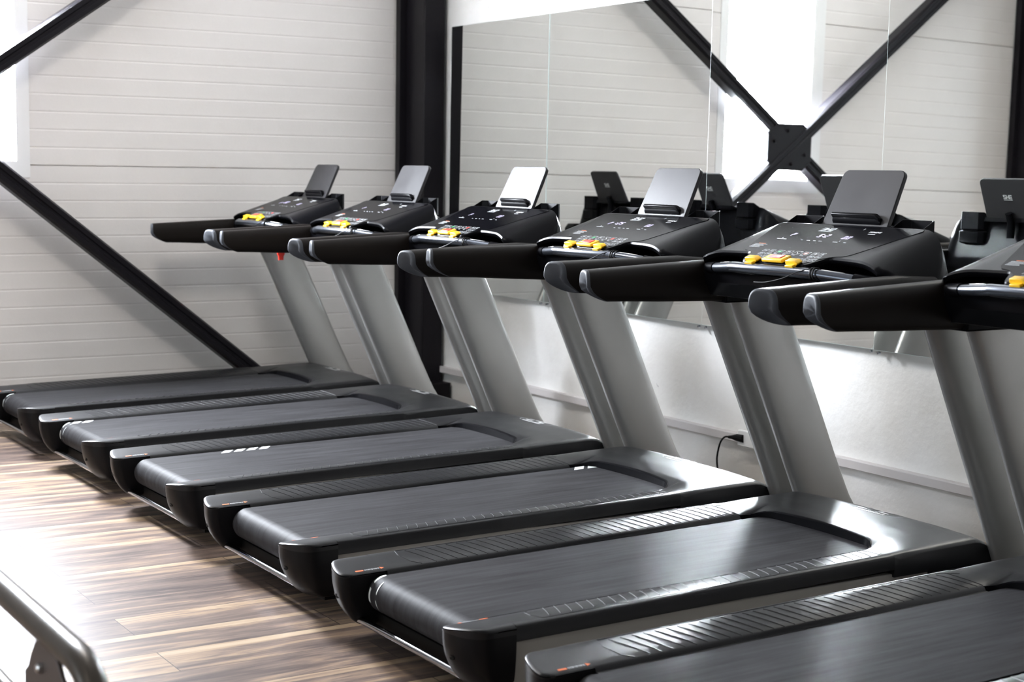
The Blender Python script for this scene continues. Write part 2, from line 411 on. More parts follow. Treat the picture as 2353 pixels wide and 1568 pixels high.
# boxed-out white band over the mirrors is the wall itself; mirror panels hang on it
MT, MY = 1.0, 1.0
def mirrors():
    seams = [0.300, -0.800, -2.232, -3.414, -4.640]
    yaw = [0.0, -0.0015, 0.0030, 0.0050]
    off = [0.0, 0.001, -0.004, -0.014]
    til = [0.0057, 0.0066, 0.0085, 0.0105]
    labs = ['wall mirror panel nearest the black corner column', 'wall mirror panel behind the third and fourth tablet stands, second from the corner',
            'wall mirror panel that reflects the window and the crossed steel brace', 'wall mirror panel at the right edge that reflects the far black column']
    for i in range(4):
        y1, y0 = seams[i]-0.0012, seams[i+1]+0.0012
        yc, zc = (y0+y1)/2, 1.527
        o = empty('wall_mirror', (XM-0.0125+off[i], yc, zc), 0, labs[i], 'mirror', 'frameless mirrors on the right wall')
        h = 0.807; w = (y1-y0)/2
        g = box('glass_edge', -0.0022, 0.016-off[i], -w, w, -h, h, M['mirror_edge'], o, smooth=0)
        bm = bmesh.new()
        add_box(bm, -0.0026, -0.0020, -w+0.0015, w-0.0015, -h+0.0015, h-0.0015)
        finish('mirror_face', bm, M['mirror'], o, smooth=0)
        o.rotation_euler = (0, til[i]*MT, yaw[i]*MY)
        for yy in (-w+0.03, w-0.03):
            bm = bmesh.new(); add_tube(bm, [(0.006, yy, -h-0.010), (-0.006, yy, -h-0.010)], 0.006, 10)
            finish('mirror_clip', bm, M['chrome'], o)

mirrors()

# ------------------------------------------------------------------ steel columns and brace
def column(x0, x1, name_label, flip=False):
    o = empty('steel_column', ((x0+x1)/2, 0.53, 0), 0, name_label, 'column')
    cx = (x0+x1)/2
    hw = (x1-x0)/2
    bm = bmesh.new()
    add_box(bm, -hw, hw, -0.137, -0.122, 0.0, ZC)
    add_box(bm, -hw, hw, 0.105, 0.120, 0.0, ZC)
    add_box(bm, -0.006, 0.006, -0.122, 0.105, 0.0, ZC)
    s = 1 if flip else -1
    add_box(bm, s*hw if s < 0 else hw-0.012, s*hw+0.012 if s < 0 else hw, -0.122, 0.105, 0.0, ZC)
    finish('beam', bm, M['black_steel'], o, bevel=0.003)
    bm = bmesh.new(); add_box(bm, (-hw-0.05) if s < 0 else hw-0.02, (-hw+0.02) if s < 0 else hw+0.05, 0.100, 0.155, 0.0, ZC)
    finish('edge_angle', bm, M['black_steel'], o, bevel=0.003)
    bm = bmesh.new(); add_box(bm, -hw-0.01, hw+0.01, -0.24, 0.12, 0.0, 0.125)
    finish('base_block', bm, M['black_steel'], o, bevel=0.006)
    return o
column(2.655, 2.795, 'black steel column in the room corner beside the mirrors')
column(-3.06, -2.90, 'black steel column far left of the window, seen only in the mirror', True)

def brace():
    cx, cz, yb = -0.225, 1.712, 0.56
    o = empty('cross_brace', (cx, yb, 0), 0, 'black diagonal cross brace in front of the back wall window', 'brace')
    def member(name, a, b_, y, w=0.098, d=0.11):
        a = Vector(a); b_ = Vector(b_); t = (b_-a).normalized(); n = Vector((-t.z, 0, t.x))
        bm = bmesh.new()
        sec = [(-w/2, -d*0.30), (-w/2+0.012, -d/2), (-0.012, -d/2), (-0.006, -d/2+0.008), (0.006, -d/2+0.008), (0.012, -d/2), (w/2-0.012, -d/2), (w/2, -d*0.30), (w/2, d/2), (-w/2, d/2)]
        rings = []
        for p_ in (a, b_):
            rings.append([p_ - Vector((cx, 0, 0)) + n*u + Vector((0, y+v, 0)) for u, v in sec])
        add_loft(bm, rings)
        return finish(name, bm, M['black_steel'], o, smooth=20)
    member('diagonal_bar', (-2.55, 0, 3.538), (1.872, 0, 0.0), -0.012)      # the through bar, in front of the plate
    member('diagonal_bar', (-2.62, 0, 0.041), (-0.34, 0, 1.671), 0.0)
    member('diagonal_bar', (-0.10, 0, 1.843), (2.56, 0, 3.745), 0.0)
    bm = bmesh.new()
    R_ = 0.185
    poly = [(-0.21, -0.10), (-0.13, -0.17), (0.13, -0.17), (0.21, -0.10), (0.21, 0.10), (0.13, 0.17), (-0.13, 0.17), (-0.21, 0.10)]
    add_prism(bm, poly, -0.058, -0.030)
    for v in bm.verts: v.co = Vector((v.co.x, v.co.z, v.co.y+cz))
    finish('gusset_plate', bm, M['black_steel'], o, bevel=0.004)
    for k, (a, c) in enumerate(((0.02, 0.12), (0.15, 0.04), (-0.15, -0.05), (-0.02, -0.12))):
        bm = bmesh.new(); add_tube(bm, [(a, -0.058, cz+c), (a, -0.075, cz+c)], 0.014, 6)
        finish('bolt', bm, M['black_steel'], o, smooth=0)
brace()

# ------------------------------------------------------------------ small fittings on the right wall
o = box('cable_trunking', XM-0.020, XM+0.022, -5.6, 0.395, 0.180, 0.220, M['tan'], bevel=0.003)
tag(o, 'long beige cable trunking along the white wall under the mirrors', 'trunking')
t = empty('power_cord', (XM-0.02, -2.56, 0.20), 0, 'black power cord plugged in under the trunking and arching to the floor', 'power cord')
bm = bmesh.new()
add_tube(bm, spline([(-0.045, 0.045, 0.008), (-0.050, 0.075, 0.004), (-0.052, 0.105, -0.03), (-0.052, 0.125, -0.10), (-0.052, 0.118, -0.16), (-0.055, 0.10, -0.193), (-0.12, 0.06, -0.195)], 6), 0.0045, 8)
finish('cord', bm, M['cord'], t)
bm = bmesh.new(); add_tube(bm, [(-0.03, -0.045, 0.012), (-0.035, 0.0, 0.012), (-0.043, 0.03, 0.010), (-0.046, 0.05, 0.008)], [0.020, 0.018, 0.009, 0.007], 10)
finish('plug', bm, M['cord'], t)
o = box('wall_socket', XM-0.055, XM-0.033, -2.68, -2.56, 0.175, 0.25, M['white'], bevel=0.004)
tag(o, 'white wall socket on the trunking holding a black plug', 'socket')

# ------------------------------------------------------------------ ceiling lamps
def lamp(x, y, w, l, label, mm='led_lamp'):
    o = empty('ceiling_lamp', (x, y, ZC), 0, label, 'ceiling lamp', 'square panels on the ceiling')
    box('housing', -w/2-0.03, w/2+0.03, -l/2-0.03, l/2+0.03, -0.06, 0.0, M['frosted'], o)
    box('diffuser', -w/2, w/2, -l/2, l/2, -0.066, -0.058, M[mm], o, smooth=0)
lamp(-0.45, -2.30, 0.7, 0.7, 'flat ceiling lamp panel above the far treadmills')
lamp(-3.6, -5.4, 1.0, 0.9, 'added fill lamp panel on the ceiling left of the camera', 'fill_lamp')  # this panel and the next are out of view, added as fill light
lamp(-3.6, -9.6, 1.0, 0.9, 'added fill lamp panel on the ceiling behind the camera', 'fill_lamp')

# ------------------------------------------------------------------ treadmill
KIDS = {}
def zt(x): return 0.250 + 0.018*x           # deck top height along the machine
def rail_z(a):                               # drop of the rail top, a = |y|
    pts = [(0.292, -0.030), (0.297, -0.0215), (0.305, -0.0165), (0.34, -0.0105), (0.38, -0.0045), (0.41, -0.0012), (0.432, -0.0006), (0.444, -0.0035), (0.45, -0.010)]
    if a <= pts[0][0]: return pts[0][1]
    for (a0, z0), (a1, z1) in zip(pts, pts[1:]):
        if a <= a1: return z0 + (z1-z0)*(a-a0)/(a1-a0)
    return pts[-1][1]
RX, RZ, RR = 0.080, 0.1685, 0.0565          # rear roller
def belt_pt(s, y, off=0.0):
    """s: arc position, s>=0 runs forward along the top, s<0 wraps down round the roller"""
    if s >= 0:
        x = RX + s; return Vector((x, y, RZ+RR+off+0.018*s))
    a = min(-s/RR, PI*1.02)
    return Vector((RX-math.sin(a)*(RR+off), y, RZ+math.cos(a)*(RR+off)))

def make_treadmill():
    root = empty('treadmill', (0, 0, 0))
    P = lambda name, bm, m, par=root, **k: finish(name, bm, m, par, **k)
    # --- base frame
    bm = bmesh.new()
    for s in (1, -1):
        add_box(bm, 0.095, 1.66, min(s*0.412, s*0.440), max(s*0.412, s*0.440), 0.068, 0.214)
    add_box(bm, 0.16, 0.22, -0.412, 0.412, 0.075, 0.115); add_box(bm, 0.80, 0.86, -0.412, 0.412, 0.085, 0.13)
    P('base_frame', bm, M['frame'], bevel=0.004)
    for s in (1, -1):
        for x in (0.21, 1.62):
            bm = bmesh.new(); add_tube(bm, [(x, s*0.40, 0.0), (x, s*0.40, 0.012), (x, s*0.40, 0.014), (x, s*0.40, 0.075)], [0.028, 0.028, 0.010, 0.010], 14)
            P('levelling_foot', bm, M['cord'])
    bm = bmesh.new(); add_box(bm, 0.075, 0.115, -0.40, 0.40, 0.045, 0.100)
    P('rear_crossbar', bm, M['dark'])
    # --- running deck and belt
    bm = bmesh.new()
    n = 36; rows = []
    S = [-PI*RR*1.0 + PI*RR*k/n for k in range(n)] + [0.0, 0.4, 0.8, 1.2, 1.62]
    for s in S:
        rows.append([bm.verts.new(belt_pt(s, y)) for y in (-0.272, 0.272)])
    for a, b_ in zip(rows, rows[1:]): bm.faces.new((a[0], a[1], b_[1], b_[0]))
    lo = [bm.verts.new((1.70, y, RZ-RR+0.02)) for y in (-0.272, 0.272)]
    bm.faces.new((rows[0][1], rows[0][0], lo[0], lo[1]))
    belt = P('running_belt', bm, M['belt'], smooth=40)
    bm = bmesh.new(); add_tube(bm, [(RX, -0.285, RZ), (RX, 0.285, RZ)], RR-0.003, 28)
    P('rear_roller', bm, M['dark'])
    # --- polished bar under the rear
    bm = bmesh.new(); add_tube(bm, [(0.020, -0.335, 0.083), (0.020, 0.335, 0.083)], 0.0115, 16)
    P('rear_bar', bm, M['chrome'])
    for s in (1, -1):
        # --- side rails
        bm = bmesh.new(); rings = []
        prof = [(0.450, -0.047), (0.450, -0.010), (0.4475, -0.0055), (0.444, -0.0030), (0.432, -0.0004), (0.41, -0.0012), (0.38, -0.0045), (0.34, -0.0105), (0.305, -0.0165), (0.297, -0.0215), (0.292, -0.030), (0.280, -0.031), (0.280, -0.047)]
        for x in (0.100, 0.5, 1.0, 1.50):
            rings.append([Vector((x, s*a, zt(x)+d)) for a, d in prof])
        add_loft(bm, rings)
        rail = P('side_rail', bm, M['rail'], smooth=50)
        # ribbed foot pad on the rail
        bm = bmesh.new()
        def ridge(p0, p1, w, h, k=6):
            # thin raised line across the rail following its surface; p=(x,|y|)
            pts = []
            for i in range(k+1):
                t = i/k; x = p0[0]+(p1[0]-p0[0])*t; a = p0[1]+(p1[1]-p0[1])*t
                pts.append((x, a, zt(x)+rail_z(a)))
            d = Vector((p1[0]-p0[0], p1[1]-p0[1])).normalized(); nx, ny = -d.y*w/2, d.x*w/2
            rr = []
            for x, a, z in pts:
                rr.append([Vector((x-nx, s*(a-ny), z-0.0008)), Vector((x-nx*0.4, s*(a-ny*0.4), z+h)), Vector((x+nx*0.4, s*(a+ny*0.4), z+h)), Vector((x+nx, s*(a+ny), z-0.0008))])
            add_loft(bm, rr)
        x = 0.225; i = 0
        while x < 1.50:
            ridge((x, 0.418), (min(x+0.052, 1.50), 0.304), 0.0042, 0.0016)
            x += 0.0375; i += 1
        ridge((0.195, 0.430), (1.44, 0.430), 0.0032, 0.0012, 30)      # outline
        ridge((0.195, 0.430), (0.185, 0.385), 0.0032, 0.0012); ridge((0.185, 0.385), (0.200, 0.330), 0.0032, 0.0012); ridge((0.200, 0.330), (0.225, 0.305), 0.0032, 0.0012)
        ridge((1.44, 0.430), (1.50, 0.395), 0.0032, 0.0012)
        finish('tread_pad', bm, M['tread'], rail, smooth=60)
        # --- rear end caps
        plan = [(0.100, 0.298), (-0.020, 0.300), (-0.040, 0.303), (-0.050, 0.312), (-0.053, 0.328), (-0.0505, 0.355), (-0.044, 0.385), (-0.033, 0.412), (-0.019, 0.432), (0.0, 0.4445), (0.018, 0.449), (0.040, 0.450), (0.100, 0.450)]
        prof = [(0.205, 0.0, 0.0), (0.185, 0.002, 0.0), (0.155, 0.008, 0.0015), (0.125, 0.020, 0.004), (0.100, 0.036, 0.008), (0.080, 0.054, 0.014), (0.065, 0.074, 0.024), (0.060, 0.090, 0.036)]
        def cap_ring(z, dx, dy, grow=0.0, zf=None):
            out = []
            for (x, a) in plan:
                k_ = max(0.0, min(1.0, (0.100-x)/0.13))
                xx = x + dx*k_ - grow*k_
                ca = 0.375; aa = ca + (a-ca)*(1-dy/0.075) + (grow if a > 0.44 else 0)
                out.append(Vector((xx, s*aa, z if zf is None else zf(xx, a))))
            return out
        bm = bmesh.new()
        rings = [cap_ring(0, 0, 0, 0, lambda x, a: zt(max(x, 0))-0.025)] + [cap_ring(z, dx, dy) for z, dx, dy in prof]
        rings[1] = cap_ring(0.205, 0, 0)
        add_loft(bm, rings)
        cap_o = P('end_cap', bm, M['plastic'], smooth=50)
        bm = bmesh.new()
        tz = lambda x, a: zt(max(x, -0.03)) + rail_z(a) - max(0, (-0.02-x))*0.10
        plan_in = [(x + (0.010 if x < 0.09 else 0)*max(0, min(1, (0.05-x)/0.09)), a) for x, a in plan]
        r0 = cap_ring(0, 0, 0, 0.0012, lambda x, a: zt(max(x, 0))-0.0265)
        r1 = cap_ring(0, 0, 0, 0.0012, lambda x, a: min(tz(x, a), zt(0)+0)-0.0035)
        add_loft(bm, [r0, r1], cap=False)
        # domed lid as a grid between inner and outer edges
        lid = []
        inner = [(0.165, 0.298), (0.12, 0.298), (0.06, 0.299), (0.0, 0.300), (-0.030, 0.302)]
        N_, K_ = 12, 10
        def edge_x(a):       # rear boundary x at |y| = a
            pl = plan[1:-1]
            pts = sorted([(q[1], q[0]) for q in pl])
            if a <= pts[0][0]: return pts[0][1]
            for (a0, x0), (a1, x1) in zip(pts, pts[1:]):
                if a <= a1: return x0+(x1-x0)*(a-a0)/max(1e-6, (a1-a0))
            return pts[-1][1]
        grid = []
        for k in range(N_+1):
            a = 0.2985 + (0.4500-0.2985)*(0.5-0.5*math.cos(PI*k/N_))
            xe = edge_x(a)-0.0008; row = []
            for j in range(K_+1):
                t = (j/K_)**1.6; x = xe + (0.100-xe)*t
                z = zt(max(x, -0.03)) + rail_z(a)
                dr = min(1.0, (x-xe)/0.012); z -= 0.0035*(1-math.sqrt(max(0, 1-(1-dr)**2)))
                row.append(bm.verts.new((x, s*a, z)))
            grid.append(row)
        for k in range(N_):
            for j in range(K_): bm.faces.new((grid[k][j], grid[k+1][j], grid[k+1][j+1], grid[k][j+1]))
        bmesh.ops.remove_doubles(bm, verts=bm.verts, dist=0.0003)
        finish('cap_lid', bm, M['rail'], cap_o, smooth=60)
        # oblong slot on the rear face
        bm = bmesh.new()
        pl = rounded(-0.012, 0.012, -0.006, 0.006, 0.006, 4)
        va = [bm.verts.new((-0.0475+0.004*abs(u/0.012), s*0.352+u, 0.158+v)) for u, v in pl]; vb = [bm.verts.new((-0.035, s*0.352+u, 0.158+v)) for u, v in pl]
        for i in range(len(pl)): bm.faces.new((va[i], va[(i+1) % len(pl)], vb[(i+1) % len(pl)], vb[i]))
        bm.faces.new(va); bm.faces.new(vb)
        finish('cap_slot', bm, M['dark'], cap_o)
        # warning print along the cap
        X, Yv = Vector((0.9998, 0, 0.018)), Vector((0, 1, 0))
        o0 = (0, 0, 0)
        def pq(bm, x0, x1, a0, a1):
            vs = [bm.verts.new((x, s*a, zt(x)+rail_z(a)+0.0012)) for x, a in ((x0, a0), (x1, a0), (x1, a1), (x0, a1))]; bm.faces.new(vs)
        fl = (lambda u: u) if s > 0 else (lambda u: 0.09-u)
        bm = bmesh.new()
        pq(bm, fl(0.000), fl(0.026), 0.311, 0.319)
        finish('warning_print', bm, M['orange'], cap_o, smooth=0); bm = bmesh.new()
        vs = [bm.verts.new((x, s*a, zt(x)+rail_z(a)+0.0012)) for x, a in ((fl(0.084), 0.308), (fl(0.097), 0.315), (fl(0.084), 0.322))]; bm.faces.new(vs)
        finish('warning_triangle', bm, M['orange'], cap_o, smooth=0)
        bm = bmesh.new()
        xx = 0.030
        while xx < 0.080:
            w_ = random.choice((0.002, 0.003, 0.0045)); pq(bm, fl(xx), fl(xx+w_), 0.3155, 0.3185); pq(bm, fl(xx+0.001), fl(xx+w_), 0.3115, 0.3140); xx += w_+0.0012
        finish('small_print', bm, M['print'], cap_o, smooth=0)
    # --- motor hood
    def hood_rear(a):
        if a < 0.21: return 1.612 - 0.25*a*a
        if a < 0.30:
            t = (a-0.21)/0.09; return 1.601 - 0.101*(1-math.sqrt(max(0, 1-t*t)))
        return 1.50
    def hood_z(x, a):
        base = zt(min(x, 1.90)) + rail_z(a)*(1 if x < 1.52 else max(0, 1-(x-1.52)/0.10))
        t = max(0, min(1, (x-1.52)/0.2)); crown = 0.012*t*(1-(a/0.45)**4)
        z = base + crown
        if x > 1.86: z -= 0.5*(x-1.86)**2/0.24*2.2
        ed = max(0, (a-0.43)/0.02); z -= 0.010*ed*ed*(1 if x > 1.52 else 0)
        return z
    bm = bmesh.new()
    ya = [0.45*math.sin(PI/2*k/14)**0.9 for k in range(15)]
    yv = sorted(set([round(v, 5) for v in ya] + [0.19, 0.21, 0.22, 0.24, 0.255, 0.27, 0.28, 0.288, 0.294, 0.299, 0.301, 0.32]))
    yy = [-v for v in yv[::-1] if v > 0] + yv
    K_ = 22; grid = []
    for y in yy:
        a = abs(y); x0 = hood_rear(a); x1 = 2.05 - 0.05*(a/0.45)**3
        row = [Vector((x0 + (x1-x0)*(j/K_), y, 0)) for j in range(K_+1)]
        for v in row: v.z = hood_z(v.x, a)
        grid.append([bm.verts.new(v) for v in row])
    for A, B in zip(grid, grid[1:]):
        for j in range(K_): bm.faces.new((A[j], B[j], B[j+1], A[j+1]))
    # skirts
    def down(verts, z):
        lo_ = [bm.verts.new((v.co.x, v.co.y, z)) for v in verts]
        for i in range(len(verts)-1): bm.faces.new((verts[i], verts[i+1], lo_[i+1], lo_[i]))
    down([r[-1] for r in grid], 0.10)
    down(grid[0], 0.205); down(grid[-1], 0.205)
    down([r[0] for r in grid], 0.205)
    hood = P('motor_hood', bm, M['rail'], smooth=50)
    bm = bmesh.new()
    add_box(bm, 1.664, 2.04, -0.448, 0.448, 0.075, 0.206)
    finish('hood_skirt', bm, M['plastic'], hood, bevel=0.01)
    # curved lip along the belt opening
    bm = bmesh.new(); rings = []
    aa = [-0.300+0.600*k/60 for k in range(61)]
    for y in aa:
        x = hood_rear(abs(y)); z = hood_z(x, abs(y))
        e_ = max(0.15, min(1, (0.302-abs(y))/0.03))**0.5
        rings.append([Vector((x+0.012, y, z+0.001)), Vector((x-0.003, y, z+0.0015)), Vector((x-0.010*e_, y, z-0.003)), Vector((x-0.013*e_, y, z-0.030)), Vector((x+0.004, y, z-0.034)), Vector((x+0.012, y, z-0.02))])
    add_loft(bm, rings)
    finish('hood_lip', bm, M['shell'], hood, smooth=40)
    # badge on the hood
    XU = Vector((0.9998, 0, 0.018)); RY = Vector((0, -1, 0))
    def hz(x, y): return hood_z(x, abs(y))+0.0011
    bm = bmesh.new()
    pl = rounded(-0.128, 0.128, -0.034, 0.034, 0.034, 8)
    for i in range(len(pl)):
        (u0, v0), (u1, v1) = pl[i], pl[(i+1) % len(pl)]
        for (p0, p1) in (((u0, v0), (u1, v1)),):
            pts = []
            for (u, v) in (p0, p1):
                for f in (1.0, 0.985):
                    x, y = 1.868+v*f, -u*f; pts.append(bm.verts.new((x, y, hz(x, y))))
            bm.faces.new((pts[0], pts[2], pts[3], pts[1]))
    finish('badge_outline', bm, M['print'], hood, smooth=0)
    def logo(bm, o, right, up, w, fz=None, lift=0.0008):
        """block badge: three joined squared letters over a line of tiny type"""
        h = w*0.40; st = h*0.17
        segs = []
        def R_(x0, x1, y0, y1): segs.append((x0, x1, y0, y1))
        g = w/3.0; x = -w/2
        # D
        R_(x, x+g-st*0.6, h/2-st, h/2); R_(x, x+g-st*0.6, -h/2, -h/2+st); R_(x, x+g*0.62, -st/2, st/2); R_(x+g-st*1.4, x+g-st*0.4, -h/2, h/2)
        # H
        x += g
        R_(x, x+st*1.1, -h/2, h/2); R_(x, x+g-st*0.5, -st/2, st/2); R_(x+g-st*1.4, x+g-st*0.4, -h/2, h/2)
        # Z
        x += g
        R_(x, x+g, h/2-st, h/2); R_(x, x+g, -h/2, -h/2+st); R_(x+g*0.12, x+g*0.9, -st/2, st/2); R_(x+g*0.72, x+g, 0, h/2-st); R_(x, x+g*0.25, -h/2+st, 0)
        xx = -w/2
        while xx < w/2-0.02*w:
            R_(xx, xx+w*0.05, -h/2-st*2.1, -h/2-st*0.9); xx += w*0.072
        n = right.cross(up).normalized()
        for x0, x1, y0, y1 in segs:
            vs = []
            for a, b_ in ((x0, y0), (x1, y0), (x1, y1), (x0, y1)):
                p_ = Vector(o) + right*a + up*b_ + n*lift
                if fz: p_.z = fz(p_.x, p_.y)+0.0004
                vs.append(bm.verts.new(p_))
            bm.faces.new(vs)
    bm = bmesh.new(); logo(bm, (1.879, 0.004, 0.29), RY, XU, 0.15, hz)
    finish('badge', bm, M['logo'], hood, smooth=0)
    # --- uprights
    for s in (1, -1):
        bm = bmesh.new(); rings = []
        for z in (0.075, 0.16, 0.24, 0.28, 0.40, 0.6, 0.8, 0.95, 1.06):
            xl = 1.592 + (0.95-z)*0.463; ch = 0.252 + (0.012 if z < 0.2 else 0) + max(0, (0.34-z))*0.06
            ring = []
            n = 28
            for k in range(n):
                a = 2*PI*k/n; ca, sa = math.cos(a), math.sin(a)
                u = math.copysign(abs(ca)**0.82, ca); v = math.copysign(abs(sa)**0.72, sa)
                ring.append(Vector((xl + ch/2 + u*ch/2, s*(0.466 + v*0.034), z)))
            rings.append(ring)
        add_loft(bm, rings); P('upright', bm, M['silver'], smooth=50)
        # --- handrails
        def arm_ring(x, ztop, zbot, w=0.046, endf=0.0, n=28):
            ring = []; h = (ztop-zbot)/2; zc = (ztop+zbot)/2
            for k in range(n):
                a = 2*PI*k/n; ca, sa = math.cos(a), math.sin(a)
                u = math.copysign(abs(ca)**0.62, ca); v = math.copysign(abs(sa)**0.72, sa)
                yy_ = 0.452+u*w; zz_ = zc+v*h
                e_ = 0.0
                if endf:
                    dd = max(0.0, (ztop-0.045-zz_))/(2*h-0.045)
                    e_ = (yy_-0.406)*0.306 + 0.085*dd**2.2
                ring.append(Vector((x+e_*endf, s*yy_, zz_)))
            return ring
        bm = bmesh.new()
        def tb(x):
            t = (x-0.9)/0.55; return 1.1305+0.0265*min(1, t)-0.012*max(0, t-1)*1.5, 1.0205-0.012*min(1.3, t)
        rings = []
        for x, e_ in ((0.912, 1.0), (0.93, 1.0), (1.00, 0.92), (1.10, 0.5), (1.22, 0.0), (1.45, 0.0), (1.56, 0), (1.60, 0)):
            a, b_ = tb(x); rings.append(arm_ring(x, a, b_, endf=e_))
        add_loft(bm, rings)
        arm = P('handrail', bm, M['grip'], smooth=45)
        bm = bmesh.new(); rings = []
        for x, sh in ((0.899, 0.010), (0.9005, 0.0045), (0.9045, 0.001), (0.909, 0.0), (0.9125, 0.0)):
            a, b_ = tb(0.912); rings.append(arm_ring(x, a-sh, b_+sh, w=0.046-sh, endf=1.0))
        add_loft(bm, rings); finish('end_plug', bm, M['plug'], arm, smooth=50)
        bm = bmesh.new()
        pl = [(1.50, 1.003), (1.765, 1.003), (1.785, 1.012), (1.785, 1.10), (1.76, 1.13), (1.50, 1.13)]
        rr = [[Vector((x, s*yv_, z)) for x, z in pl] for yv_ in (0.408, 0.500)]
        add_loft(bm, rr); br = finish('arm_bracket', bm, M['shell'], arm, bevel=0.006)
        for x in (1.60, 1.70):
            bm = bmesh.new(); add_tube(bm, [(x, s*0.409, 1.055), (x, s*0.4065, 1.055)], 0.009, 14); finish('bolt_hole', bm, M['dark'], arm)
    # --- console
    TH = math.radians(18.86)
    def pz(x): return 1.180 + (x-1.3726)*math.tan(TH)
    def xr(a):
        if a < 0.150: return 1.352
        if a < 0.196:
            t = (a-0.150)/0.046; return 1.352+0.070*(t*t*(3-2*t))
        if a < 0.42: return 1.422-0.022*((a-0.196)/0.224)**2
        return 1.400 + 0.05*((a-0.42)/0.05)
    def xf(a):
        if a < 0.34: return 1.698
        t = (a-0.34)/0.13; return 1.698-0.10*(1-math.sqrt(max(0, 1-t*t)))
    def cz(x, a):
        z = pz(x)
        if a > 0.325:
            t = min(1, (a-0.325)/0.145); D = max(0.02, z-1.115)
            z -= D*(1-math.sqrt(max(0, 1-t*t)))
        return z
    bm = bmesh.new()
    av = [0, 0.05, 0.10, 0.14, 0.150, 0.157, 0.165, 0.173, 0.181, 0.189, 0.196, 0.21, 0.24, 0.28, 0.31, 0.325, 0.345, 0.365, 0.385, 0.405, 0.42, 0.435, 0.446, 0.456, 0.463, 0.468, 0.470]
    yl = [-v for v in av[::-1] if v > 0] + av
    K_ = 14; grid = []
    for y in yl:
        a = abs(y); x0, x1 = xr(a), xf(a); row = []
        z0_ = cz(x0, a)
        row.append(bm.verts.new((x0+0.006, y, max(z0_-0.020, 1.09))))
        row.append(bm.verts.new((x0+0.0005, y, z0_-0.006)))
        for j in range(K_+1):
            x = x0+0.004 + (x1-x0-0.004)*j/K_
            row.append(bm.verts.new((x, y, cz(x, a))))
        ztop = cz(x1, a)
        for t in (0.03, 0.12, 0.35, 0.7, 1.0):
            row.append(bm.verts.new((x1+0.010*min(1, t*8)+0.055*t, y, ztop-0.006*min(1, t*8)+(1.05-ztop)*t if ztop > 1.06 else ztop-0.02*t)))
        grid.append(row)
    for A, B in zip(grid, grid[1:]):
        for j in range(len(A)-1): bm.faces.new((A[j], B[j], B[j+1], A[j+1]))
    con = P('console', bm, M['shell'], smooth=45)
    md = con.modifiers.new('thickness', 'SOLIDIFY'); md.thickness = 0.008; md.offset = -1
    # dark tray below the hand recesses
    bm = bmesh.new()
    sec = []
    for y in (-0.410, -0.36, -0.20, 0.20, 0.36, 0.410):
        xr_ = 1.372 if abs(y) < 0.3 else 1.395
        sec.append([Vector((xr_, y, 1.128)), Vector((1.43, y, 1.112)), Vector((1.72, y, 1.112)), Vector((1.755, y, 1.05)), Vector((1.70, y, 1.030)), Vector((1.43, y, 1.034)), Vector((xr_+0.005, y, 1.085))])
    add_loft(bm, sec); finish('console_tray', bm, M['shell'], con, bevel=0.004)
    # raised glossy control panel
    RT = Vector((0, -1, 0)); UP = Vector((math.cos(TH), 0, math.sin(TH))); NN = RT.cross(UP)
    def pp(x, y, l=0.0): return Vector((x, y, pz(x))) + NN*l
    bm = bmesh.new()
    half = [(1.690, 0.335), (1.676, 0.342), (1.455, 0.255), (1.436, 0.236), (1.430, 0.205), (1.420, 0.186), (1.405, 0.168), (1.385, 0.152), (1.366, 0.140), (1.360, 0.134)]
    pl = half + [(x, -y) for x, y in half[::-1]]
    lo_ = [bm.verts.new(pp(x, y, -0.001)) for x, y in pl]; hi_ = [bm.verts.new(pp(x, y, 0.0013)) for x, y in pl]
    for i in range(len(pl)): bm.faces.new((lo_[i], lo_[(i+1) % len(pl)], hi_[(i+1) % len(pl)], hi_[i]))
    bm.faces.new(hi_); bm.faces.new(lo_[::-1])
    pan = finish('control_panel', bm, M['gloss'], con, smooth=0)
    L = 0.0019
    def frame_key(x, y, w, h, lw=0.0014, fill=None, txt=None, kind=None, m='print'):
        bm = bmesh.new(); o = pp(x, y, 0)
        for (a, b_, c, d) in ((-w/2, w/2, h/2-lw, h/2), (-w/2, w/2, -h/2, -h/2+lw), (-w/2, -w/2+lw, -h/2, h/2), (w/2-lw, w/2, -h/2, h/2)):
            quad(bm, o, RT, UP, a, b_, c, d, L)
        if txt: text_mesh(bm, txt, 0.016, o-RT*0.003, RT, UP, L); quad(bm, o, RT, UP, 0.004, 0.009, -0.005, -0.003, L)
        if kind == 'bar': quad(bm, o, RT, UP, -w*0.28, w*0.28, -0.0015, 0.0015, L)
        if kind == 'arrow': quad(bm, o, RT, UP, -w*0.28, w*0.05, -0.001, 0.001, L); quad(bm, o, RT, UP, 0.0, w*0.28, -0.004, 0.004, L)
        if kind == 'slash': quad(bm, o, RT, UP, -0.0015, 0.0015, -0.007, 0.007, L, shear=-0.9); quad(bm, o, RT, UP, 0.002, 0.008, -0.007, -0.002, L)
        if kind == 'flag': quad(bm, o, RT, UP, -0.006, 0.006, 0.001, 0.006, L); quad(bm, o, RT, UP, -0.006, -0.003, -0.007, 0.001, L)
        if fill:
            me_m = M[fill]
            if fill == 'green': quad(bm, o, RT, UP, -0.0075, 0.0075, -0.006, 0.007, L, shear=0.15)
            else: quad(bm, o, RT, UP, -0.007, 0.007, -0.007, 0.007, L)
        k_ = finish('key', bm, M[m], pan, smooth=0)
        if fill:
            k_.data.materials.append(M[fill]); k_.data.polygons[len(k_.data.polygons)-1].material_index = 1
            k_['label'] = 'green start key' if fill == 'green' else 'red stop key'
    for y, kd in ((0.136, 'bar'), (0.103, 'bar')): frame_key(1.441, y, 0.024, 0.018, kind=kd)
